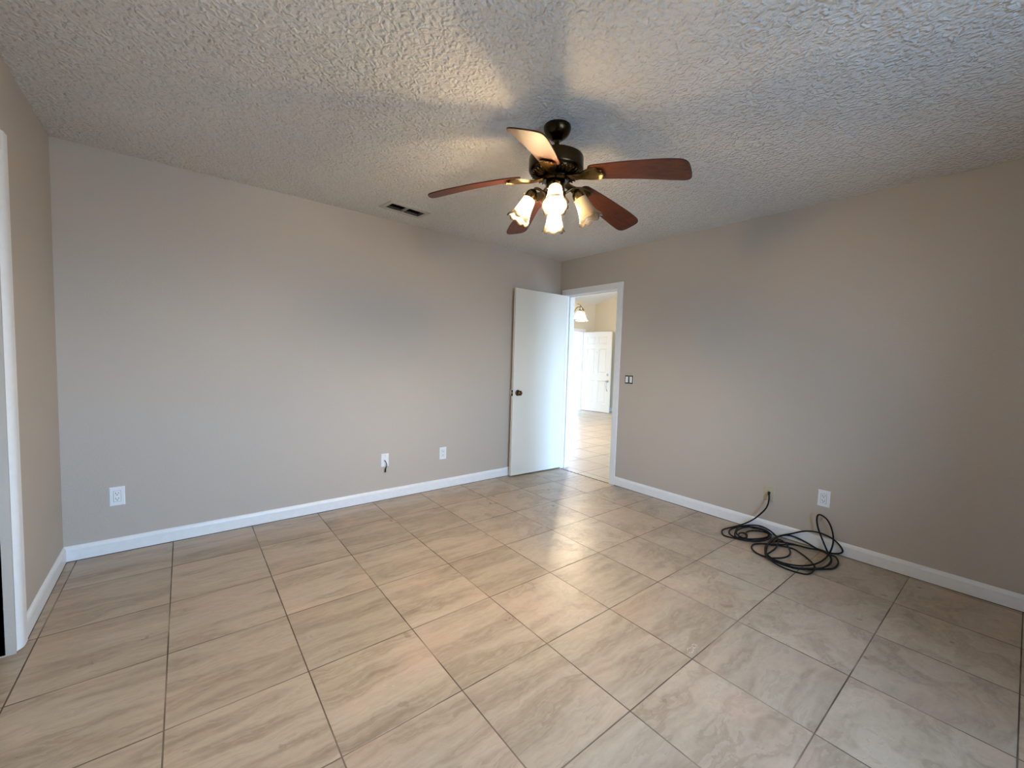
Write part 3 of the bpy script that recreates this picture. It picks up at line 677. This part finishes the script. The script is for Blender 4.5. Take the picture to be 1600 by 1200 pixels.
for j in range(2):
    bm.faces.new((lo_[0][j], lo_[0][j+1], lo_[1][j+1], lo_[1][j])); bm.faces.new((hi_[0][j], hi_[1][j], hi_[1][j+1], hi_[0][j+1]))
    for i in (0, 1): bm.faces.new((lo_[i][j], hi_[i][j], hi_[i][j+1], lo_[i][j+1]))
for j in (0, 2): bm.faces.new((lo_[0][j], lo_[1][j], hi_[1][j], hi_[0][j]))
struct(link('ceiling', bm, 'hall_ceiling'), 'sloping white ceiling of the room beyond')
# unseen glass door, added to light the room beyond
bm = BM()
for a in ((1.1, 1.16, 0, 2.1), (4.04, 4.1, 0, 2.1), (2.57, 2.63, 0, 2.1), (1.16, 4.04, 0, 0.05), (1.16, 4.04, 2.04, 2.1)): box(bm, a[0], a[1], HY0-0.10, HY0-0.05, a[2], a[3])
gd = struct(link('window_added', bm, 'alu'), 'unseen sliding glass door added to light the room beyond'); bm = BM(); box(bm, 1.16, 4.04, HY0-0.078, HY0-0.074, 0.05, 2.04); link('pane', bm, 'glass', gd)
baseboard('baseboard_hall', (HX, 2.6), (HX, HY1), (-1, 0), 0.10)
baseboard('baseboard_front', (FX1+0.07, HY1), (HX, HY1), (0, -1), 0.10)
bm = BM()
box(bm, FX0-0.07, FX0, HY1-0.016, HY1, 0, 2.11); box(bm, FX1, FX1+0.07, HY1-0.016, HY1, 0, 2.11); box(bm, FX0, FX1, HY1-0.016, HY1, 2.04, 2.11)
box(bm, FX0-0.001, FX0+0.018, HY1, HY1+0.14, 0, 2.04); box(bm, FX1-0.018, FX1+0.001, HY1, HY1+0.14, 0, 2.04); box(bm, FX0, FX1, HY1, HY1+0.14, 2.022, 2.05)
struct(link('trim_7', bm, 'trim', bevel=0.003), 'white frame of the front doorway')
# six-panel front door, open
fd_h = Vector((4.725, 3.705, 0)); fd_e = Vector((4.845, 2.915, 0)); fl = (fd_e-fd_h).length; fa = math.atan2(fd_e.y-fd_h.y, fd_e.x-fd_h.x)
bm = BM()
# local x from hinge to free edge, local -y faces the viewer
cols = [0, 0.115, 0.36, 0.44, fl-0.115, fl]
cols = [0, 0.115*fl/0.8, fl/2-0.05, fl/2+0.05, fl-0.115*fl/0.8, fl]
rows = [0.012, 0.22, 0.80, 0.98, 1.60, 1.72, 1.91, 2.03]
def face_grid(ysurf, sgn):
    for i in range(5):
        for j in range(7):
            x0, x1, z0, z1 = cols[i], cols[i+1], rows[j], rows[j+1]
            if i in (1, 3) and j in (1, 3, 5):
                lv = [(0, 0), (0.012, 0.011), (0.030, 0.011), (0.042, 0.004)]
                rings = []
                for ins, dep in lv:
                    rings.append([bm.verts.new((x, ysurf+sgn*dep, z)) for x, z in ((x0+ins, z0+ins), (x1-ins, z0+ins), (x1-ins, z1-ins), (x0+ins, z1-ins))])
                for a, b in zip(rings, rings[1:]):
                    for k in range(4): bm.faces.new((a[k], a[(k+1) % 4], b[(k+1) % 4], b[k]))
                bm.faces.new(rings[-1])
            else:
                bm.faces.new([bm.verts.new((x, ysurf, z)) for x, z in ((x0, z0), (x1, z0), (x1, z1), (x0, z1))])
face_grid(-0.042, 1); face_grid(0.0, -1)
for (xa, xb, za, zb) in ((0, 0, rows[0], rows[-1]), (fl, fl, rows[0], rows[-1])):
    bm.faces.new([bm.verts.new(q) for q in ((xa, -0.042, za), (xa, 0, za), (xa, 0, zb), (xa, -0.042, zb))])
for z in (rows[0], rows[-1]): bm.faces.new([bm.verts.new(q) for q in ((0, -0.042, z), (fl, -0.042, z), (fl, 0, z), (0, 0, z))])
bmesh.ops.remove_doubles(bm, verts=bm.verts[:], dist=1e-5)
d2 = struct(link('door_2', bm, 'door', loc=fd_h, rot=(0, 0, fa)), 'white six-panel front door standing open')
bm = BM(); lathe(bm, [(0, 0), (0.030, 0), (0.030, 0.012), (0.022, 0.020), (0, 0.020)], 24, Matrix.Translation((fl-0.065, -0.042, 0.96)) @ Matrix.Rotation(PI/2, 4, 'X')); link('deadbolt', bm, 'steel', d2, smooth=40)
bm = BM(); lathe(bm, [(0, 0), (0.032, 0), (0.032, 0.006), (0.012, 0.010), (0.012, 0.03), (0.026, 0.040), (0.028, 0.052), (0.018, 0.062), (0, 0.064)], 24, Matrix.Translation((fl-0.065, -0.042, 0.80)) @ Matrix.Rotation(PI/2, 4, 'X'))
tube(bm, catmull([(fl-0.066, -0.050, 0.79), (fl-0.072, -0.072, 0.74), (fl-0.076, -0.082, 0.66), (fl-0.068, -0.070, 0.59), (fl-0.062, -0.046, 0.55)], 6), 0.008, 10)
link('handleset', bm, 'steel', d2, smooth=50)
bm = BM(); lathe(bm, [(0, 0), (0.010, 0), (0.010, 0.004), (0, 0.004)], 16, Matrix.Translation((fl/2, -0.042, 1.52)) @ Matrix.Rotation(PI/2, 4, 'X')); link('peephole', bm, 'steel', d2)
# chandelier hanging in the room beyond
zt = zc(1.52)
ch = empty('chandelier', (1.70, 1.52, 0)); tag(ch, 'bronze chandelier with frosted bell shades in the room beyond the doorway', 'chandelier')
bm = BM(); lathe(bm, [(0, zt-0.02), (0.065, zt-0.02), (0.060, zt-0.045), (0.02, zt-0.06), (0.006, zt-0.07), (0.006, 2.26), (0.018, 2.24), (0.028, 2.16), (0.016, 2.08), (0.034, 2.00), (0.040, 1.96), (0.020, 1.92), (0.008, 1.89), (0, 1.88)], 28); link('column', bm, 'iron', ch, smooth=50)
for k in range(5):
    a = math.atan2(1.20-1.52, 0.0) + 2*PI*k/5; rd = Vector((math.cos(a), math.sin(a), 0))
    P_ = lambda r, z: rd*r+Vector((0, 0, z))
    bm = BM(); tube(bm, catmull([P_(0.03, 1.97), P_(0.09, 1.95), P_(0.135, 1.99), P_(0.15, 2.09), P_(0.195, 2.19), P_(0.26, 2.228), P_(0.325, 2.20), P_(0.375, 2.14), P_(0.385, 2.10), P_(0.365, 2.085)], 7), 0.0072, 10)
    tube(bm, [P_(0.315, 2.205), P_(0.315, 2.12)], 0.006, 10)
    arm = link('lamp_arm', bm, 'iron', ch, smooth=60)
    bm = BM(); lathe(bm, [(0, 2.135), (0.018, 2.135), (0.034, 2.115), (0.036, 2.10), (0, 2.10)], 24, Matrix.Translation(rd*0.315)); link('socket_cup', bm, 'iron', arm, smooth=45)
    bm = BM(); lathe(bm, [(0.034, 2.106), (0.048, 2.096), (0.062, 2.070), (0.074, 2.040), (0.088, 2.008), (0.112, 1.980)], 48, Matrix.Translation(rd*0.315)); sh = link('lamp_shade', bm, 'lampglass', ch, smooth=60)
    bm = BM(); lathe(bm, [(0, 2.10), (0.014, 2.10), (0.014, 2.07), (0.025, 2.04), (0.027, 2.025), (0.018, 2.006), (0, 2.000)], 20, Matrix.Translation(rd*0.315)); link('bulb', bm, 'hall_lit', sh, smooth=60)
# outdoors past the openings
bm = BM(); box(bm, -14, 16, HY1+0.14, 16, -0.16, -0.04); struct(link('ground', bm, 'porch'), 'concrete porch outside the front door')
bm = BM(); box(bm, -14, 16, -16, YN-0.125, -0.3, -0.15); struct(link('ground', bm, 'concrete'), 'pale concrete patio outside the window')
bm = BM(); box(bm, -6, 12, HY1+0.14, HY1+4.6, 2.55, 2.70); struct(link('ceiling', bm, 'hall_ceiling'), 'unseen porch roof added to cut the sky light at the front door')  # unseen roof, added to hold sky light off the front door
bm = BM()
for k in range(22):
    v = box(bm, -8, 16, HY1+7.0, HY1+7.1, -0.04+k*0.17, 0.13+k*0.17)
    for q in v:
        if q.co.y < HY1+7.05 and abs(q.co.z-(-0.04+k*0.17)) < 1e-4: q.co.y -= 0.02
struct(link('wall_neighbor', bm, 'siding'), 'white lap siding of the house across the way')
